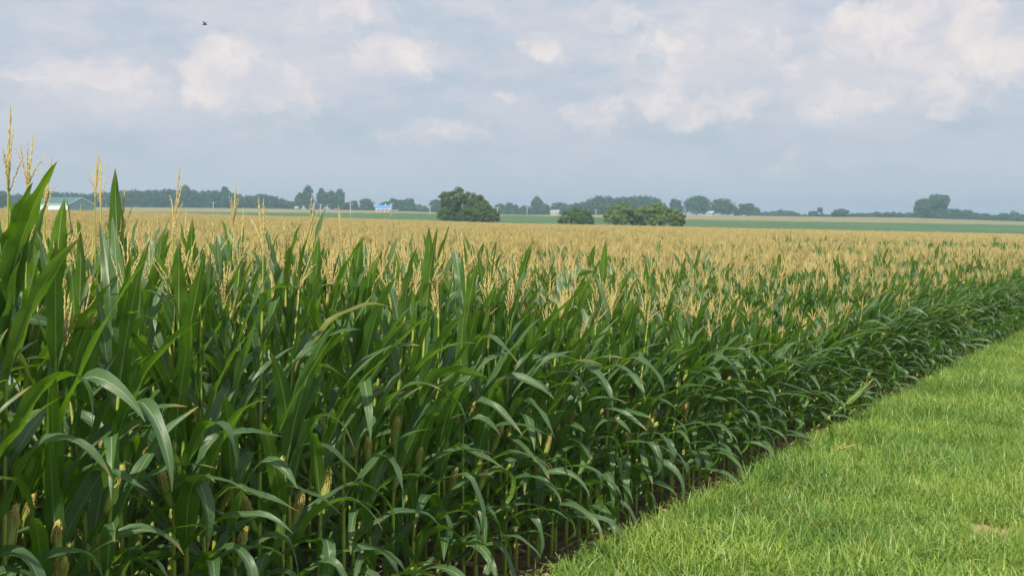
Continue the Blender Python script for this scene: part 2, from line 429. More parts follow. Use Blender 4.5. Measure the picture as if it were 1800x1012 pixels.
SKY_T = [(6, 214, 'corn plant at the left edge whose tassel rises highest above the skyline'), (42, 250, 'corn plant with a single tall brown tassel spike behind the big left edge leaf'),
 (78, 288, 'corn plant with a thin pale tassel left of the mint barn front'), (168, 274, 'corn plant whose tassel spike stands tallest against the sky right of the barn'), (182, 290, 'corn plant with the slightly shorter spike right of the tallest one'),
 (306, 310, 'corn plant whose tassel crosses the skyline in front of the middle of the left wood'), (400, 334, 'corn plant with a slender tassel just reaching the top of the left wood'),
 (455, 352, 'corn plant with a narrow tassel below the right end of the left wood'), (549, 352, 'corn plant with a tassel spike in front of the farmyard trees'), (604, 372, 'corn plant with a tassel reaching the pale field under the farmyard trees')]
special = {}
EXTRA = {214: [(1.93, .1, 80, .80, .15, 10), (2.0, 2.9, 76, .80, .12, 25), (2.1, -.6, 72, .75, .13, 30)], 250: [(2.05, 3.0, 80, .66, .10, 10), (1.95, .3, 74, .7, .10, 20)], 288: [(2.0, 2.8, 84, .62, .09, 5)]}
for (tx_, ty_, lb) in SKY_T:
    c_ = [i for i in order if i not in special and R_[i] < 10.5 and K_[i] in (0, 1, 2, 3)]
    special[min(c_, key=lambda i: abs(900+F*X_[i]/Y_[i]-tx_))] = (ty_, lb, tx_)
EDGEANG = math.atan2(-NL[1], -NL[0])
for q, i in enumerate(order):
    x, y, s, k, r = PTS[i]
    if i in special:
        sc_z[i] = min(sc_z[i], 1.1); need = (wz(special[i][0], y)-tz(x, y))/sc_z[i]
        big_ = special[i][0] < 260
        x = wx(special[i][2], y)
        Hs = min(2.32, need-.60)
        o = solo_plant(H=Hs, neck=need-Hs-.28, up=.75, lean=.15, nb=int(rng.integers(5, 9)), extra=EXTRA.get(special[i][0], ()))
    else:
        v = variants[16+q % 12] if k == 0 else variants[q % 16]; o = v if v not in used else copy_plant(v); used.add(v)
    o.location = (x, y, tz(x, y)-.01)
    sw = rng.uniform(.95, 1.12); o.scale = (sw, sw, sc_z[i])
    o.rotation_euler = (rng.normal(0, .03), rng.normal(0, .03), EDGEANG+rng.normal(0, .5)+(math.pi if k > 0 and rng.random() < .5 else 0))
    if i in special:
        o.rotation_euler = (0, 0, 0)
        tag(o, special[i][1], 'corn plant')
    elif k == 0: tag(o, 'green corn plant in the outermost row beside the mown grass', 'corn plant', 'corn plants of the outermost row')
    elif k <= 2: tag(o, 'tasselled corn plant just behind the outermost row', 'corn plant', 'corn plants behind the outermost row')
    else: tag(o, 'tasselled corn plant deep inside the near rows', 'corn plant', 'corn plants inside the near rows')

# the rest: one object, geometry nodes -----------------------------
def scatter(name, mats, groups, label, cat, group=None, smooth=True):
    """groups: list of (templates [MB], points Nx3, rot Nx3, scale Nx3); templates live inside the same mesh"""
    big = MB(); vid = []; tid = 0; spans = []
    for (tmpls, P, Rt, Sc) in groups:
        ids = []
        for t in tmpls:
            big.merge(t); vid += [tid]*sum(len(a) for a in t.v); ids.append(tid); tid += 1
        spans.append(ids)
    o = big.build(name, mats, smooth=smooth); me = o.data
    base_n = len(me.vertices)
    allP = np.concatenate([g_[1] for g_ in groups]); allR = np.concatenate([g_[2] for g_ in groups]); allS = np.concatenate([g_[3] for g_ in groups])
    me.vertices.add(len(allP))
    co = np.zeros((len(me.vertices), 3), np.float32); me.vertices.foreach_get('co', co.ravel())
    co[base_n:] = allP; me.vertices.foreach_set('co', co.ravel())
    gid = np.concatenate([np.full(len(g_[1]), 1000+i) for i, g_ in enumerate(groups)])
    a = me.attributes.new('vid', 'INT', 'POINT'); a.data.foreach_set('value', np.concatenate([vid, gid]).astype(np.int32))
    for nm, arr in (('irot', allR), ('iscl', allS)):
        a = me.attributes.new(nm, 'FLOAT_VECTOR', 'POINT')
        a.data.foreach_set('vector', np.concatenate([np.zeros((base_n, 3)), arr]).astype(np.float32).ravel())
    a = me.attributes.new('ipick', 'INT', 'POINT')
    pk = np.concatenate([rng.integers(0, len(g_[0]), len(g_[1])) for g_ in groups])
    a.data.foreach_set('value', np.concatenate([np.zeros(base_n), pk]).astype(np.int32))
    ng = bpy.data.node_groups.new(name+'_scatter', 'GeometryNodeTree')
    ng.interface.new_socket('Geometry', in_out='INPUT', socket_type='NodeSocketGeometry')
    ng.interface.new_socket('Geometry', in_out='OUTPUT', socket_type='NodeSocketGeometry')
    N = ng.nodes; Lk = ng.links; gi = N.new('NodeGroupInput'); go = N.new('NodeGroupOutput')
    def named(nm, ty):
        q = N.new('GeometryNodeInputNamedAttribute'); q.data_type = ty; q.inputs[0].default_value = nm; return q.outputs[0]
    av = named('vid', 'INT')
    def sepv(val):
        cp = N.new('FunctionNodeCompare'); cp.data_type = 'INT'; cp.operation = 'EQUAL'
        ii = [x for x in cp.inputs if x.type == 'INT']; Lk.new(av, ii[0]); ii[1].default_value = val
        sg = N.new('GeometryNodeSeparateGeometry'); sg.domain = 'POINT'
        Lk.new(gi.outputs[0], sg.inputs[0]); Lk.new(cp.outputs[0], sg.inputs[1]); return sg.outputs[0]
    join = N.new('GeometryNodeJoinGeometry')
    for i, ids in enumerate(spans):
        gti = N.new('GeometryNodeGeometryToInstance')
        for t in ids: Lk.new(sepv(t), gti.inputs[0])
        ip = N.new('GeometryNodeInstanceOnPoints')
        Lk.new(sepv(1000+i), ip.inputs['Points']); Lk.new(gti.outputs[0], ip.inputs['Instance'])
        ip.inputs['Pick Instance'].default_value = True
        Lk.new(named('ipick', 'INT'), ip.inputs['Instance Index'])
        Lk.new(named('irot', 'FLOAT_VECTOR'), ip.inputs['Rotation']); Lk.new(named('iscl', 'FLOAT_VECTOR'), ip.inputs['Scale'])
        Lk.new(ip.outputs[0], join.inputs[0])
    Lk.new(join.outputs[0], go.inputs[0])
    md = o.modifiers.new('scatter', 'NODES'); md.node_group = ng
    return tag(o, label, cat, group, 'stuff')

rest = ~solo
green = (((X_-24)/11)**2+((Y_-62)/9)**2 < 1) | (((X_-9.5)/5)**2+((Y_-40)/4)**2 < .8)
hi = rest & ((R_ < 24) | ((K_ < 3) & (R_ < 42)))
lo = rest & ~hi
def grp(tm, selm, tilt_s=.03, zmul=1.0, flip=True):
    n_ = selm.sum(); x, y = X_[selm], Y_[selm]
    P = np.stack([x, y, terrain(x, y)-.01], 1)
    Rt = np.stack([rng.normal(0, tilt_s, n_), rng.normal(0, tilt_s, n_), EDGEANG+rng.normal(0, .7, n_)*(1 if flip else .6)+flip*math.pi*(rng.random(n_) < .5)], 1)
    sw = rng.uniform(.92, 1.12, n_); return (tm, P, Rt, np.stack([sw, sw, sc_z[selm]*zmul], 1))
T_hi = [corn_merged(0, H=1.9, neck=.22, up=.9) for _ in range(8)]
T_edge = [corn_merged(0, H=1.9, neck=.20, up=.9, edge=True) for _ in range(8)]
T_med = [corn_merged(1, hasear=False, H=1.82, neck=.30, up=.8) for _ in range(8)]
T_grn = [corn_merged(1, hasear=False, tas=False, H=1.9) for _ in range(4)]
def patch(nl=2):
    mb = MB()
    for j in range(9):
        p = corn_merged(nl, hasear=False, H=1.95+rng.normal(0, .05)) if False else None
        st, fo, ta, _ = corn(2, hasear=False, H=1.82*rng.normal(1, .03), neck=.30, up=.75); q = MB()
        q.merge(fo, mm={0: 0}); q.merge(ta, mm={0: 2})
        a = rng.random()*6.28; ca, sa = math.cos(a), math.sin(a)
        mb.merge(q, [[ca, -sa, 0], [sa, ca, 0], [0, 0, 1]], (0, (j-4)*.175+rng.normal(0, .03), 0))
    return mb
T_pat = [patch() for _ in range(8)]
pp = []
for k in range(0, 520):
    s = np.arange(60, 380, 1.575)+rng.uniform(-.2, .2)
    P = P0+s[:, None]*DR+(.30+k*.76)*NL
    for s_extra in (0,): pass
    ok = (P[:, 1] >= 99.5) & (P[:, 1] < 300) & (np.abs(P[:, 0]) < .41*P[:, 1]+4)
    pp.append(P[ok])
# rows that start far left need negative s as well
for k in range(60, 520):
    s = np.arange(-200, 60, 1.575)+rng.uniform(-.2, .2)
    P = P0+s[:, None]*DR+(.30+k*.76)*NL
    ok = (P[:, 1] >= 99.5) & (P[:, 1] < 300) & (np.abs(P[:, 0]) < .41*P[:, 1]+4)
    pp.append(P[ok])
pp = np.concatenate(pp); n_ = len(pp)
Pp = np.stack([pp[:, 0], pp[:, 1], terrain(pp[:, 0], pp[:, 1])], 1)
Rp = np.zeros((n_, 3)); Rp[:, 2] = -TH+math.pi*(rng.random(n_) < .5)
hz_ = .90*(1+.05*np.sin(pp[:, 0]*.07)*np.cos(pp[:, 1]*.05)+rng.normal(0, .035, n_))
Sp = np.stack([np.full(n_, 1.1), np.ones(n_), hz_], 1)
scatter('corn_field', CM, [grp(T_hi, hi & (K_ > 0)), grp(T_edge, hi & (K_ == 0), flip=False), grp(T_med, lo & ~green), grp(T_grn, lo & green, zmul=.97), (T_pat, Pp, Rp, Sp)],
        'broad field of corn with tan tassels reaching to the soybeans', 'corn field')

# ------------------------------------------------------------------ grass verge
m_turf, n, b = mat('turf', .95, .1)
g = n.new('ShaderNodeNewGeometry')
n.put(b.inputs['Base Color'], n.mix(n.ramp(n.noise(g.outputs['Position'], 6, 5, .7), .35, .65), C(.055, .095, .02), C(.13, .17, .04)))
q = n.vmath('DISTANCE', g.outputs['Position'], (wx(1742, 11.6), 11.6, float(z_plane(wx(1742, 11.6), 11.6))))
n.put(b.inputs['Base Color'], n.mix(n.ramp(n.math('ADD', q, n.math('MULTIPLY', n.noise(g.outputs['Position'], 9, 4), .2)), .52, .38), b.inputs['Base Color'].links[0].from_socket, C(.36, .26, .15)))
ss = np.linspace(-40, 140, 120); vv = np.array([-.15, -1.5, -4, -9, -25, -60])
SS, VV = np.meshgrid(ss, vv); jag = rng.normal(0, .05, SS.shape[1]); V2 = VV.copy(); V2[0] += jag
TXc = P0[0]+SS*DR[0]+V2*NL[0]; TYc = P0[1]+SS*DR[1]+V2*NL[1]
tag(grid_mesh('turf', TXc, TYc, terrain(TXc, TYc)+.006, m_turf), 'grassy ground beside the corn')
def clump(nb, hmin, hmax, w, spread, lean):
    mb = MB()
    for i in range(nb):
        a = rng.random()*6.28; rr = spread*math.sqrt(rng.random()); a2 = rng.random()*6.28
        L = rng.uniform(hmin, hmax)
        leaf(mb, (math.cos(a)*rr, math.sin(a)*rr, 0), a2, R(rng.uniform(60, 88)), L, w*rng.uniform(.7, 1.2), R(rng.uniform(10, lean)), 0, .5, rng.normal(0, .5), 4, 1, 0, fold0=0, fold1=0, wave=0)
    return mb
T_gr = [clump(15, .09, .22, .0085, .06, 105) for _ in range(7)]
T_tall = [clump(12, .20, .36, .010, .05, 95) for _ in range(4)]
T_weed = []
for _ in range(4):
    q = MB()
    for i in range(9):
        leaf(q, (rng.normal(0, .02), rng.normal(0, .02), .02), i*.75+rng.random(), R(rng.uniform(10, 55)), rng.uniform(.06, .13), rng.uniform(.028, .045), R(40), 0, .5, rng.normal(0, .3), 4, 2, 0, fold0=15, fold1=8, wave=.003)
    T_weed.append(q)
T_dry = []
for _ in range(3):
    q = clump(7, .12, .30, .005, .05, 60); q.m = [1]*len(q.m); T_dry.append(q)
def gpoints(n_, vmin=0.0, ymax=75):
    s = rng.uniform(-8, 80, n_*6); v = -rng.random(n_*6)**1.0*16+.05
    P = P0+s[:, None]*DR+v[:, None]*NL
    ok = (P[:, 1] > 7) & (P[:, 1] < ymax) & (P[:, 0] < .41*P[:, 1]+2.0) & (P[:, 0] > -.41*P[:, 1]) & (v < vmin+.05*rng.normal(size=len(v)))
    return P[ok][:n_]
def lump(P, f, ph): return .5+.5*np.sin(P[:, 0]*f+ph+1.7*np.sin(P[:, 1]*f*.7))*np.cos(P[:, 1]*f*.9+ph*2+1.3*np.sin(P[:, 0]*f*.6))
def ggrp(T, n_, smin, smax, vmin=0.0, thin=None):
    P = gpoints(n_, vmin)
    if thin is not None: P = P[thin(P)]
    bare = ((P[:, 0]-wx(1742, 11.6))/.22)**2+((P[:, 1]-11.6)/.24)**2
    P = P[bare > .8+.5*rng.random(len(P))]
    h = (.62+.45*lump(P, 2.1, .4)+.35*lump(P, .8, 1.9))*rng.uniform(smin, smax, len(P))
    return (T, np.stack([P[:, 0], P[:, 1], z_plane(P[:, 0], P[:, 1])+.004], 1),
            np.stack([rng.normal(0, .12, len(P)), rng.normal(0, .12, len(P)), rng.random(len(P))*6.28], 1), np.stack([h*1.15, h*1.15, h], 1))
def egrp(T, n_, smin, smax):
    s = rng.uniform(-6, 60, n_); v = -.30+rng.normal(0, .13, n_)+.12*np.sin(s*2.1)*np.sin(s*.83+1); P = P0+s[:, None]*DR+v[:, None]*NL
    h = rng.uniform(smin, smax, n_)
    return (T, np.stack([P[:, 0], P[:, 1], z_plane(P[:, 0], P[:, 1])+.004], 1), np.stack([rng.normal(0, .15, n_), rng.normal(0, .15, n_), rng.random(n_)*6.28], 1), np.stack([h, h, h], 1))
scatter('grass', [M_GRASS, M_DRY], [ggrp(T_gr, 52000, .6, 1.35, -.20),
        ggrp(T_tall, 12000, .6, 1.1, -.3, lambda P: rng.random(len(P)) < np.clip(lump(P, 1.3, 2.)-.35, 0, 1)+.06),
        egrp(T_tall, 2600, .45, .95), egrp(T_gr, 5000, .6, 1.2),
        ggrp(T_weed, 2600, .7, 1.5, -.25, lambda P: rng.random(len(P)) < .12+lump(P, 1.1, 3.1)**3),
        ggrp(T_dry, 5200, .5, 1.1, -.3, lambda P: rng.random(len(P)) < .15+lump(P, .9, 4.)**2)],
        'bright green rough grass along the edge of the corn', 'grass', smooth=False)
# litter and short weeds at the foot of the corn
lit = []
for _ in range(6):
    q = MB()
    leaf(q, (0, 0, .004), 0, R(rng.uniform(5, 25)), rng.uniform(.06, .28), rng.uniform(.02, .05), R(rng.uniform(10, 60)), 0, .5, rng.normal(0, 1.2), 6, 2, 0, rng.normal(0, .8), .01, 20, 10)
    lit.append(q)
s = rng.uniform(-8, 60, 6000); v = rng.uniform(-.25, 1.6, 6000); P = P0+s[:, None]*DR+v[:, None]*NL
scatter('leaf_litter', [M_LITTER], [(lit, np.stack([P[:, 0], P[:, 1], z_plane(P[:, 0], P[:, 1])+.008], 1),
        np.stack([rng.normal(0, .2, 6000), rng.normal(0, .2, 6000), rng.random(6000)*6.28], 1), np.repeat(rng.uniform(.5, 1.1, (6000, 1)), 3, 1))],
        'dry brown leaf scraps on the soil at the foot of the corn', 'leaf litter')

# toppled corn plants lying out over the grass
def toppled(px, Y, az, lean, sc, label, H):
    o = solo_plant(H=H, neck=.15, hasear=False)
    x = wx(px, Y); o.location = (x, Y, float(z_plane(x, Y))+.03); o.scale = (sc, sc, sc)
    q = Vector((math.cos(az)*math.sin(lean), math.sin(az)*math.sin(lean), math.cos(lean))).to_track_quat('Z', 'X'); o.rotation_euler = q.to_euler()
    tag(o, label, 'corn plant')
toppled(1372, 15.0, R(10), R(84), 1.0, 'toppled corn plant with a pale tassel lying out over the grass edge', .5)
toppled(1425, 17.0, R(15), R(56), 1.0, 'broken corn plant leaning low over the grass with its tassel held out', .7)

# ------------------------------------------------------------------ trees
def tree_mat(name, c1, c2, tr, tm=.2):
    m, n, b = mat(name, .7, .2)
    oi = n.new('ShaderNodeObjectInfo')
    f = n.math('MULTIPLY_ADD', attr(n, 'lr'), .75, n.math('MULTIPLY', oi.outputs['Random'], .25))
    c = n.mix(f, C(*c1), C(*c2)); n.put(b.inputs['Base Color'], c)
    tl = n.new('ShaderNodeBsdfTranslucent'); n.put(tl.inputs[0], C(*tr)); mx = n.new('ShaderNodeMixShader'); mx.inputs[0].default_value = tm
    n.l.new(b.outputs[0], mx.inputs[1]); n.l.new(tl.outputs[0], mx.inputs[2]); n.l.new(mx.outputs[0], n.n['Material Output'].inputs[0]); return m
M_FAR = tree_mat('tree_foliage', (.028, .070, .026), (.070, .125, .045), (.08, .16, .03))
M_OLIVE = tree_mat('olive_foliage', (.085, .145, .018), (.20, .265, .040), (.24, .3, .03))
M_DEEP = tree_mat('deep_foliage', (.055, .105, .018), (.135, .19, .034), (.12, .18, .02))
M_BARK = plain('bark', (.11, .09, .07), .9)
def foliage(mb, c, rad, n_, size, jitter=.22):
    """a clump of leaf faces through an ellipsoid's volume, denser near its skin"""
    d = rng.normal(size=(n_, 3)); d /= np.linalg.norm(d, axis=1)[:, None]
    rr = rng.random(n_)**.22
    P = np.asarray(c)+d*rr[:, None]*np.asarray(rad)*(1+rng.normal(0, .06, (n_, 1)))
    nrm = d+rng.normal(0, jitter*1.6, (n_, 3)); nrm /= np.linalg.norm(nrm, axis=1)[:, None]
    t1 = np.cross(nrm, rng.normal(size=(n_, 3))); t1 /= np.linalg.norm(t1, axis=1)[:, None]; t2 = np.cross(nrm, t1)
    s = size*rng.uniform(.6, 1.3, (n_, 1))
    V = np.stack([P-t1*s*.6, P+t2*s*.38, P+t1*s*.6, P-t2*s*.38], 1).reshape(-1, 3)
    lr = np.repeat(np.clip(rng.random()*.55+rng.random(n_)*.45, 0, 1), 4)
    q = np.arange(n_)*4
    mb.add(V, np.stack([q, q+1, q+2, q+3], 1), 0, np.stack([lr*0, lr*0, lr], 1))
def crown(W, H, D, nclump, nleaf, size, style='round', z0=.12):
    """lumpy crown: clumps spread over a dome"""
    mb = MB()
    foliage(mb, (0, 0, H*(.5+z0/2)), (W*.34, D*.34, H*(.38-z0/3)), nleaf*nclump//4, size*1.3)
    for i in range(nclump):
        u = rng.random()*6.28; h = rng.random()
        if style == 'tall': prof = (.45+.55*math.sin(min(1, h*1.1)*math.pi)**.6)*(1 if h < .8 else .7)
        elif style == 'dome': prof = math.sqrt(max(.02, 1-(h*.98)**2.2))
        else: prof = math.sqrt(max(.05, 1-(2*h*.94-.94)**2)) if h > .35 else .93
        rr = prof*rng.uniform(.55, 1.0)
        cr = rng.uniform(.13, .23)
        foliage(mb, (math.cos(u)*rr*(W*.5-cr*W*.75), math.sin(u)*rr*(D*.5-cr*D*.75), H*(z0+(1-z0-cr*.55)*h*.97+cr*.22)), (cr*W*1.05, cr*D*1.05, cr*H*.75), nleaf, size)
    return mb
def trunk(H, W, r=None, forks=5, z1=.7):
    mb = MB(); r = r or H*.022
    P = [(0, 0, -.4), (0, 0, H*.12), (.02*W, 0, H*.3), (0, .02*W, H*z1)]; mb.tube(P, [r*1.5, r*1.1, r*.9, r*.3], 7)
    for i in range(forks):
        a = i*2.4+rng.random(); z = H*(.18+.09*i)
        mb.tube([(0, 0, z), (math.cos(a)*W*.15, math.sin(a)*W*.15, z+H*.12), (math.cos(a)*W*.32, math.sin(a)*W*.32, z+H*.25)], [r*.6, r*.45, r*.15], 5)
    return mb
def base_of(px, Y): x = wx(px, Y); return x, Y, tz(x, Y)
def far_tree(px0, px1, top, Y, label, style='round', dens=1.0, fm=None, group=None, z0=.12, base=None, cat='tree', name='tree', leafs=42, nclump=None, size=None, vis=True):
    pc = (px0+px1)/2; x, y, zb = base_of(pc, Y)
    if base is not None: zb = max(zb, wz(base, Y)) if base < 0 else zb
    W = (px1-px0)*Y/F; H = wz(top, Y)-zb
    root = tag(empty(name, (x, y, zb)), label, cat, group)
    size = size or .95*Y/850
    nclump = nclump or int(30+W*H*.14)
    crown(W*(1.24 if name == 'bush' else 1.24), H*1.07, W*rng.uniform(.85, 1.05), nclump, int(leafs*dens), size, style, z0).build('crown', fm or M_FAR, root)
    trunk(H, W).build('trunk', M_BARK, root)
    return root
G1 = 'trees on the skyline'
far_tree(519, 533, 341, 860, 'low dark tree at the left foot of the tall farmyard tree', 'tall', group=G1)
far_tree(531, 551, 330, 862, 'tallest slender dark tree left of the white farmhouse', 'tall', group=G1)
far_tree(556, 576, 334, 866, 'dark layered tree right beside the white farmhouse', 'tall', dens=.8, group=G1)
far_tree(574, 594, 337, 866, 'greyish farmyard tree between the layered tree and the wide one', 'round', dens=.8, group=G1)
far_tree(588, 607, 335, 860, 'farmyard tree with a flared top at the right end of the tall group', 'tall', group=G1)
far_tree(605, 619, 357, 870, 'low bushy tree right of the tall farmyard trees', 'dome', group=G1)
far_tree(616, 630, 354, 866, 'small upright tree halfway between the farmyard and the blue roof', 'round', group=G1)
far_tree(631, 657, 351, 862, 'round broad tree just left of the blue roofed house', 'round', group=G1)
far_tree(668, 688, 356, 885, 'tree top showing above the blue roof', 'round', group=G1)
far_tree(684, 702, 350, 875, 'dark round tree behind the carport of the blue roofed house', 'round', group=G1)
far_tree(697, 714, 353, 872, 'middle tree of the clump right of the blue roofed house', 'round', group=G1)
far_tree(708, 731, 350, 868, 'right hand tree of the clump beside the blue roofed house', 'dome', group=G1)
far_tree(731, 742, 361, 1050, 'faint low tree in the gap before the big bush', 'round', group=G1)
far_tree(740, 753, 363, 1050, 'second faint low tree in the gap before the big bush', 'dome', group=G1)
far_tree(753, 785, 353, 880, 'blue grey tree half hidden by the left of the big bush', 'dome', group=G1)
far_tree(868, 888, 360, 900, 'hazy tree just right of the big bush', 'round', group=G1)
far_tree(886, 902, 358, 900, 'round hazy tree second to the right of the big bush', 'round', group=G1)
far_tree(900, 912, 361, 900, 'small hazy tree third to the right of the big bush', 'round', group=G1)
far_tree(912, 934, 363, 880, 'low flat tree left of the pale topped tree', 'dome', group=G1)
far_tree(932, 954, 348, 872, 'pale topped pointed tree standing left of the white house', 'tall', group=G1, fm=tree_mat('pale_foliage', (.05, .075, .025), (.09, .12, .045), (.1, .14, .03)))
far_tree(948, 967, 360, 868, 'dark low tree touching the white house', 'dome', group=G1)
far_tree(966, 1000, 357, 895, 'wide low tree behind the white house', 'dome', group=G1)
far_tree(1177, 1199, 351, 862, 'round tree just right of the long wood', 'round', group=G1)
far_tree(1199, 1250, 346, 862, 'broad domed tree, largest between the wood and the white cottage', 'dome', group=G1)
far_tree(1249, 1293, 351, 862, 'broad flat topped tree right of the white cottage', 'round', group=G1)
far_tree(1290, 1299, 367, 870, 'tiny low tree between two broad ones', 'dome', group=G1)
far_tree(1297, 1328, 359, 862, 'round tree alone at the right end of the cottage trees', 'round', group=G1)
far_tree(1326, 1336, 366, 900, 'small tree at the right shoulder of the lone round tree', 'dome', group=G1)
far_tree(1421, 1437, 372, 870, 'small tree at the start of the low hedge line', 'dome', group=G1)
far_tree(1436, 1447, 365, 870, 'thin ragged tree leaning above the low hedge line', 'tall', dens=.3, group=G1, z0=.45, nclump=12)
far_tree(1463, 1493, 368, 866, 'domed tree standing above the low hedge line', 'dome', group=G1)
far_tree(1604, 1640, 352, 858, 'lower left shoulder tree of the largest lone tree', 'dome', group=G1, z0=.02)
far_tree(1648, 1693, 368, 856, 'broad shrubby tree under the right side of the largest lone tree', 'dome', group=G1, z0=.02)
far_tree(1683, 1712, 370, 870, 'rounded tree right of the shrubby one on the right skyline', 'dome', group=G1, z0=.02)
far_tree(1772, 1790, 371, 900, 'sparse pale tree near the right end of the skyline', 'round', dens=.35, group=G1, nclump=16)
far_tree(-12, 17, 334, 700, 'dark tree behind the tassels at the far left edge', 'round', group=G1)
far_tree(388, 404, 331, 875, 'pale rounded tree rising above the left wood', 'round', dens=.6, group=G1, z0=.3)
far_tree(316, 334, 329, 878, 'bushy topped tree rising above the middle of the left wood', 'round', group=G1, z0=.3)

def wood(label, prof, Y, depth, step=9, w=20, z0=.02, dens=1.0, name='wood'):
    """far-off mass of trees whose tops follow prof [(px, top py)]"""
    xs = [p[0] for p in prof]; ys = [p[1] for p in prof]; mb = MB()
    for d in range(depth):
        px = xs[0]
        while px < xs[-1]:
            YY = Y+d*13+rng.uniform(-4, 4); top = np.interp(px, xs, ys)+rng.uniform(-1.6, 2.4)
            x, y, zb = base_of(px, YY); H = wz(top, YY)-zb; W = w*rng.uniform(.8, 1.3)*YY/F
            if H > 1:
                q = crown(W, H, W, int(14+W*H*.12), int(20*dens), .95*YY/850, 'dome' if rng.random() < .6 else 'round', z0)
                mb.merge(q, off=(x, y, zb))
            px += step*rng.uniform(.7, 1.3)
    o = mb.build(name, M_FAR); return tag(o, label, 'wood', None, 'stuff')
wood('long blue green wood along the left skyline', [(10, 343), (60, 341), (75, 337), (100, 338), (150, 341), (200, 337), (240, 334), (260, 334), (300, 333), (325, 332), (350, 336), (375, 334), (400, 336), (420, 343), (450, 344), (462, 339), (475, 343), (490, 349), (505, 353), (521, 356)], 868, 3)
wood('rounded hazy wood rising behind the olive bushes', [(996, 362), (1020, 355), (1040, 351), (1055, 344), (1075, 346), (1100, 345), (1120, 346), (1138, 344), (1152, 347), (1166, 357)], 872, 3)
wood('low hedge line of trees on the right skyline', [(1400, 378), (1425, 377), (1450, 376), (1500, 375), (1530, 374), (1560, 373.5), (1590, 374), (1606, 375)], 872, 2, 8, 16, name='hedgerow')
wood('faint low wood beyond the lone round tree', [(1320, 374), (1350, 372), (1365, 371), (1380, 368.5), (1392, 371), (1402, 376)], 1050, 2)
wood('low tree line running off the right edge', [(1700, 373), (1720, 374), (1745, 378), (1760, 375), (1800, 377), (1860, 378)], 872, 2, 8, 18, name='hedgerow')
wood('thin low trees filling the skyline gaps in the centre', [(600, 366), (700, 365), (760, 366), (870, 368), (930, 368), (1000, 368)], 900, 2, 9, 16)

# bushes standing at the far edge of the corn, 300 m off
GB = 'bushes at the far edge of the corn'
def lobed(label, Y, fm, lobes, leaf_size=.24, name='bush', group=None, cat='bush'):
    """lobes: (px, py, radius in px, fullness) as seen from the road; given depth and turned into metres"""
    x0 = sum(l[0] for l in lobes)/len(lobes); x, y, zb = base_of(x0, Y); m_ = Y/F
    root = tag(empty(name, (x, y, zb)), label, cat, group or GB); mb = MB()
    for (px, py, rr, full) in lobes:
        cx, cz, R0 = (px-x0)*m_, wz(py, Y)-zb, rr*m_*1.24
        cy = rng.uniform(-.5, .5)*R0
        foliage(mb, (cx, cy, cz), (R0*.72, R0*.8, R0*.7), int(420*full), leaf_size*1.2)
        for i in range(int(15*full)):
            d = rng.normal(size=3); d[1] -= .3; d /= np.linalg.norm(d); c_ = R0*rng.uniform(.24, .42)
            p = np.array([cx, cy, cz])+d*R0*rng.uniform(.62, .88)
            if p[2] < c_*.6: p[2] = c_*.6
            foliage(mb, p, (c_, c_, c_*.8), int(150*(c_/R0)/.33), leaf_size)
    mb.build('crown', fm, root)
    H = max(wz(l[1], Y)-zb for l in lobes); t = MB(); W = (max(l[0] for l in lobes)-min(l[0] for l in lobes))*m_
    for dx in (-.25, .05, .3):
        t.tube([(dx*W*.5, 0, -.3), (dx*W, .1, H*.4), (dx*W*1.6, 0, H*.85)], [.17, .12, .05], 6)
        t.tube([(dx*W, .1, H*.4), (dx*W-.7, -.3, H*.7), (dx*W-1.3, -.5, H*.95)], [.09, .06, .03], 5)
    t.build('trunk', M_BARK, root); return root
lobed('tallest dark green bushy tree at the far edge of the corn', 304, M_DEEP, [(806, 346, 14, 1.2), (786, 351, 13, 1), (794, 366, 17, 1.3), (783, 378, 12, 1), (815, 365, 15, 1.1), (824, 352, 12, .9), (838, 351, 10, .7), (846, 360, 11, .8), (832, 372, 17, 1.3), (820, 380, 14, 1.1), (805, 381, 13, 1)])
lobed('dark rounded bush leaning on the right of the tallest bushy tree', 301.5, M_DEEP, [(832, 374, 13, 1), (845, 370, 14, 1.1), (858, 372, 12, 1), (866, 381, 10, 1), (840, 382, 13, 1), (852, 382, 12, 1)], .22)
lobed('dark low round bush standing alone at the field edge', 303, M_DEEP, [(1013, 379, 13, 1), (998, 384, 13, 1), (1030, 384, 13, 1), (1016, 388, 12, 1), (990, 389, 8, .8), (1039, 389, 7, .8)], .22)
lobed('left most olive bush of the yellowish clump', 304, M_OLIVE, [(1080, 373, 13, 1), (1099, 369, 12, 1), (1072, 385, 10, 1), (1090, 385, 13, 1.1), (1106, 382, 11, 1)])
lobed('second olive bush of the yellowish clump, slightly lower', 305, M_OLIVE, [(1120, 377, 12, 1), (1131, 372, 9, .9), (1116, 389, 9, 1), (1131, 387, 11, 1)])
lobed('third olive bush of the yellowish clump, as tall as the first', 303.5, M_OLIVE, [(1146, 370, 11, 1), (1162, 368, 11, 1), (1170, 376, 10, 1), (1148, 386, 11, 1), (1164, 387, 11, 1)])
lobed('smallest green bush at the right end of the yellowish clump', 303, M_OLIVE, [(1188, 378, 9, 1), (1195, 383, 8, 1), (1182, 388, 9, 1), (1194, 391, 8, 1)], .22)

lobed('largest lone tree with an overhanging rounded top on the right skyline', 862, M_FAR, [(1648, 355, 13, 1.3), (1660, 354, 9, 1), (1632, 357, 12, 1.2), (1622, 364, 11, 1.1), (1616, 374, 10, 1), (1632, 372, 14, 1.3), (1650, 368, 14, 1.3), (1662, 376, 9, 1), (1640, 381, 11, 1), (1620, 382, 9, 1)], .8, 'tree', G1, 'tree')

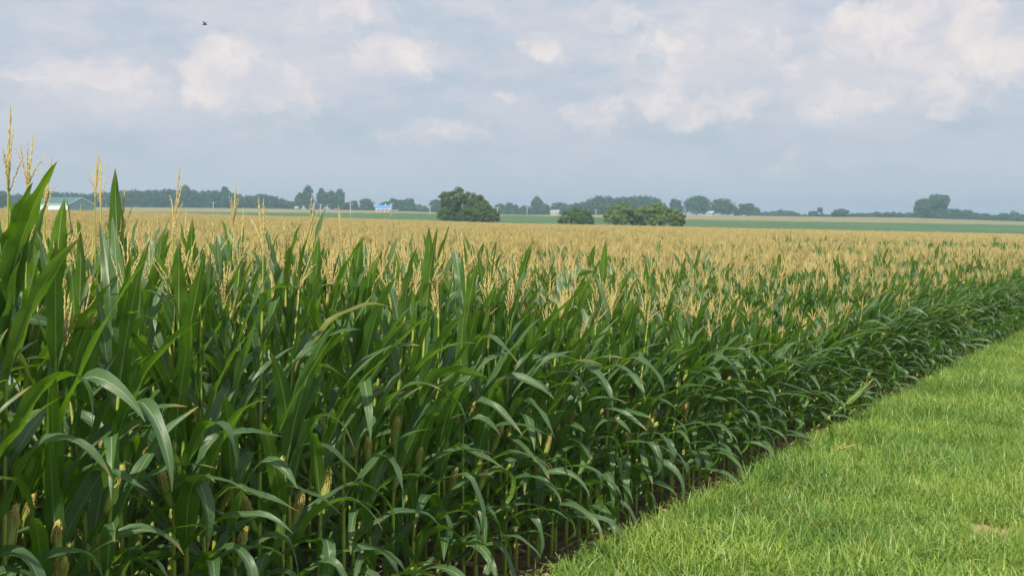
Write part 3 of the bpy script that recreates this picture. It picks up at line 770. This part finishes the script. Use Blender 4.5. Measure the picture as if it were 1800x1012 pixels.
# ------------------------------------------------------------------ buildings
def gable_building(name, label, cpx, by, Y, L, W, phi, eave, ridge, wallm, gablem, roofm, trimm, feats=()):
    x = wx(cpx, Y); zb = min(tz(x, Y), wz(by, Y)) if False else wz(by, Y)
    view = np.array([x, Y])/math.hypot(x, Y); r = np.array([view[1], -view[0]])
    ax = r*math.cos(phi)-view*math.sin(phi)
    root = tag(empty(name, (x, Y, zb), math.atan2(ax[1], ax[0])), label, 'building')
    # wall shell with gables
    mb = MB()
    V = [(-L, 0, -1.5), (0, 0, -1.5), (0, W, -1.5), (-L, W, -1.5), (-L, 0, eave), (0, 0, eave), (0, W, eave), (-L, W, eave), (-L, W/2, ridge), (0, W/2, ridge)]
    mb.add(V, [(0, 1, 5, 4), (2, 3, 7, 6)], 0); mb.add(V, [(1, 2, 6, 9, 5), (3, 0, 4, 8, 7)], 1)
    mb.build('wall', [wallm, gablem], root)
    ov, th = .35, .14
    rb = MB(); sl = (ridge-eave)/(W/2)
    for sgn in (0, 1):
        ys = [-ov, W/2] if sgn == 0 else [W+ov, W/2]
        zz = [eave-ov*sl+.03, ridge+.03]
        V = [(xx, ys[i], zz[i]+dz) for dz in (0, th) for i in (0, 1) for xx in (-L-ov, ov)]
        rb.add(V, [(0, 1, 3, 2), (4, 6, 7, 5), (0, 4, 5, 1), (2, 3, 7, 6), (0, 2, 6, 4), (1, 5, 7, 3)], 0)
    rb.build('roof', roofm, root)
    tb = MB()
    for xx in (ov+.01, ):
        for (ya, yb) in ((-ov, W/2), (W+ov, W/2)):
            za, zb2 = eave-ov*sl, ridge
            V = [(xx+dx, yy, z_+dz) for dx in (0, .12) for (yy, z_) in ((ya, za), (yb, zb2)) for dz in (-.18, .22)]
            tb.add(V, [(0, 1, 3, 2), (4, 6, 7, 5), (0, 4, 5, 1), (2, 3, 7, 6), (0, 2, 6, 4), (1, 5, 7, 3)], 0)
    tb.box(-L-ov, ov, -ov-.14, -ov-.01, eave-ov*sl-.05, eave-ov*sl+.22)
    tb.build('trim', trimm, root)
    for ft in feats:
        kind, x0, x1, z0_, z1_, fm = ft[:6]
        q = MB(); q.box(x0, x1, -.06, .02, z0_, z1_); f = q.build(kind, fm, root)
        q = MB(); q.box(x0-.08, x0, -.10, .02, z0_, z1_+.08); q.box(x1, x1+.08, -.10, .02, z0_, z1_+.08); q.box(x0, x1, -.10, .02, z1_, z1_+.08)
        q.build('frame', trimm, f)
    return root
m_mint, n, b = mat('mint_siding', .6, .3)
t = n.new('ShaderNodeTexCoord'); sx = n.new('ShaderNodeSeparateXYZ'); n.l.new(t.outputs['Object'], sx.inputs[0])
st_ = n.math('SINE', n.math('MULTIPLY', n.math('ADD', sx.outputs[0], sx.outputs[1]), 9.0))
n.put(b.inputs['Base Color'], n.mix(n.ramp(st_, .6, 1), C(.66, .80, .76), C(.52, .66, .62)))
W_DULL = plain('weathered_white', (.45, .46, .46), .8, .2, .1)
W_WHITE = plain('white_paint', (.80, .80, .80), .6, .3, .05)
W_DARK = plain('dark_glass', (.03, .035, .04), .15, .5)
W_TEAL = plain('teal_roofing', (.075, .15, .145), .6, .3, .08, .3)
W_GABLE_SHADE = plain('shaded_gable', (.20, .34, .35), .6, .3, .08, .3)  # barn gable end: shade painted in as a darker teal-grey siding colour
W_BLUE = plain('blue_roofing', (.10, .24, .50), .6, .4, .06, .4)
W_TAN = plain('tan_siding', (.62, .36, .20), .8, .2, .12, .3)
W_BROWN = plain('brown_siding', (.16, .08, .06), .8)
W_GREY = plain('grey_roofing', (.30, .31, .33), .7)
gable_building('barn', 'long pale mint barn with a teal roof among the tassels on the left', 119, 371, 600, 26, 19, R(40), 3.3, 6.6, m_mint, W_GABLE_SHADE, W_TEAL, W_WHITE,
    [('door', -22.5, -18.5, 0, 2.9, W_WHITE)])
hr = gable_building('house', 'low tan house with a bright blue roof beside a carport', 685, 373, 700, 7.9, 7, R(12), 1.7, 3.9, W_TAN, W_BROWN, W_BLUE, W_WHITE,
    [('door', -4.3, -3.5, 0, 1.45, W_BROWN), ('window', -6.6, -5.6, .6, 1.3, W_DARK), ('window', -2.2, -1.2, .6, 1.3, W_DARK)])
q = MB(); q.box(-3.4, -2.9, 3.2, 3.8, 3.4, 4.6); q.build('chimney', W_WHITE, hr)
q = MB(); q.box(.6, 4.4, .4, 4.8, 1.15, 1.32); q.box(.7, .82, .5, .62, -.3, 1.15); q.box(4.2, 4.32, .5, .62, -.3, 1.15); q.box(4.2, 4.32, 4.6, 4.72, -.3, 1.15); q.build('carport', plain('pale_metal', (.62, .74, .80), .4, .5, .05), hr)
fh = gable_building('house', 'white farmhouse with a blue roof glimpsed between tall trees', 562, 367.5, 872, 3.4, 5, R(10), 4.4, 6.4, W_DULL, W_DULL, W_BLUE, W_WHITE,
    [('window', -3.4, -2.6, .9, 2.1, W_DARK), ('window', -1.6, -.8, .9, 2.1, W_DARK), ('window', -3.4, -2.6, 2.9, 4.0, W_DARK)])
gable_building('shed', 'tiny white shed at the left foot of the farmyard trees', 523, 367.5, 852, 1.8, 2.4, R(10), 1.1, 1.7, W_DULL, W_DULL, W_GREY, W_WHITE, [('door', -1.2, -.6, 0, .95, W_DARK)])
gable_building('house', 'white two storey house half hidden by trees in the centre', 981, 377, 852, 5.4, 5, R(15), 1.9, 3.0, W_DULL, W_DULL, W_GREY, W_WHITE,
    [('window', -4.8, -4.0, .7, 1.5, W_DARK), ('window', -3.2, -2.4, .7, 1.5, W_DARK), ('door', -1.5, -.8, 0, 1.6, W_DARK)])
gable_building('cottage', 'small white cottage with a pale roof under the broad trees', 1252, 377, 856, 4.2, 4, R(25), 1.1, 2.3, W_DULL, W_DULL, W_DULL, W_DULL, [('door', -1.6, -1.0, 0, 1.0, W_DARK), ('window', -3.4, -2.6, .35, .9, W_DARK)])

# utility poles and mast
M_POLE = plain('weathered_wood', (.42, .40, .37), .9)
M_CER = plain('insulator', (.35, .36, .38), .3)
poles = [(375, 355, 375.5, 'utility pole far left in front of the long wood'), (563.5, 359, 380, 'utility pole in front of the white farmhouse'),
 (616, 358, 381, 'utility pole between the farmyard and the blue roofed house'), (687.5, 357, 381.5, 'utility pole in front of the carport of the blue roofed house'),
 (756, 361, 380, 'utility pole left of the big bush'), (874.5, 364, 384, 'utility pole just right of the big bush'),
 (926.5, 363, 380.5, 'utility pole left of the white house in the centre'), (1047.5, 368, 382, 'short utility pole right of the lone round bush')]
for (px, ty, by, lb) in poles:
    best = min(np.arange(310, 850, 4), key=lambda Y: abs((CAMZ-tz(wx(px, Y), Y)-.5)*F/Y+HZ-by))
    Y = float(best); x = wx(px, Y); zb = tz(x, Y); H = wz(ty, Y)-zb
    root = tag(empty('utility_pole', (x, Y, zb)), lb, 'utility pole', 'utility poles along the far lane')
    q = MB(); q.tube([(0, 0, -.5), (0, 0, H)], [.19, .13], 8); q.build('pole', M_POLE, root, True)
    q = MB(); q.box(-.9, .9, -.24, -.12, H*.93, H*.93+.12); ca = q.build('crossarm', M_POLE, root)
    for dx in (-.8, 0.35, .8):
        q = MB(); q.tube([(dx, -.18, H*.93+.12), (dx, -.18, H*.93+.22), (dx, -.18, H*.93+.34)], [.04, .08, .05], 6); q.build('insulator', M_CER, ca)
mx_, my_ = wx(850.5, 1200), 1200.; mz = tz(mx_, my_); mh = wz(330, 1200)-mz
root = tag(empty('radio_mast', (mx_, my_, mz)), 'thin pale lattice radio mast behind the big bush', 'mast')
q = MB(); hw = .45
cs = [(hw, hw*.6), (-hw, hw*.6), (0, -hw)]
for (a, b_) in cs: q.tube([(a, b_, 0), (a, b_, mh*.92)], .09, 4)
nst = 26
for i in range(nst):
    z0_, z1_ = mh*.92*i/nst, mh*.92*(i+1)/nst
    for j in range(3):
        a, b_ = cs[j], cs[(j+1) % 3]; q.tube([(a[0], a[1], z0_), (b_[0], b_[1], z1_)], .05, 3)
q.build('lattice', W_DULL, root)
q = MB(); q.tube([(0, 0, mh*.92), (0, 0, mh)], [.08, .05], 5); q.build('antenna', W_DULL, root)
q = MB(); q.tube([(0, 0, mh*.90), (0, 0, mh*.93)], [.5, .5], 8); q.build('drum', W_DULL, root)

# birds
M_BIRD = plain('dark_feather', (.035, .03, .028), .8)
def bird(px, py, Y, sc, up, label):
    root = tag(empty('bird', (wx(px, Y), Y, wz(py, Y)), R(-20)), label, 'bird', 'birds in the sky')
    root.scale = (sc, sc, sc)
    q = MB(); t = np.array([0, .06, .2, .45, .7, .85, .95, 1.0]); P = np.stack([-.16+.34*t, 0*t, .012*np.sin(t*3)-.01*t], 1)[::-1]
    q.tube(P[::-1], [.004, .016, .032, .036, .026, .022, .018, .004], 9)
    q.add([(-.15, -.012, .003), (-.15, .012, .003), (-.25, .035, 0), (-.25, -.035, 0), (-.15, 0, .014), (-.25, 0, .008)], [(0, 1, 2, 3), (0, 3, 5, 4), (1, 4, 5, 2)])
    q.build('body', M_BIRD, root, True)
    q = MB(); q.tube([(.175, 0, 0), (.205, 0, -.004)], [.007, .001], 5); q.build('beak', M_BIRD, root)
    for s_ in (-1, 1):
        q = MB(); V = []
        for i, tt in enumerate(np.linspace(0, 1, 7)):
            sp = .30*tt; zz = sp*math.sin(up)*(1-.25*tt); yy = s_*(.02+sp*math.cos(up)); ch = .10*(1-tt**2.2)+.012; x0 = .06-.05*tt**2
            V += [(x0, yy, zz+.006), (x0-ch*.4, yy, zz+.014), (x0-ch, yy, zz), (x0-ch*.4, yy, zz-.002)]
        q.add(V, [(i*4+j, i*4+(j+1) % 4, i*4+4+(j+1) % 4, i*4+4+j) for i in range(6) for j in range(4)]+[(24, 25, 26, 27)])
        q.build('wing', M_BIRD, root, True)
bird(360, 44, 62, .85, R(58), 'small dark bird with raised wings high at the upper left')
bird(1467, 198, 160, .8, R(15), 'tiny far bird below the bright cloud on the right')

# ------------------------------------------------------------------ haze
hb = MB(); hb.box(-3100, 3100, -3100, 3100, -42, 34)
m = bpy.data.materials.new('haze'); m.use_nodes = True; n = NT(m.node_tree); n.n.clear()
o_ = n.new('ShaderNodeOutputMaterial'); pv = n.new('ShaderNodeVolumePrincipled')
pv.inputs['Color'].default_value = C(.52, .76, 1.0); pv.inputs['Density'].default_value = .00045; pv.inputs['Anisotropy'].default_value = .25
n.l.new(pv.outputs[0], o_.inputs['Volume'])
hz = hb.build('haze', m); tag(hz, 'thin pale summer haze over the far fields', 'haze', None, 'stuff')
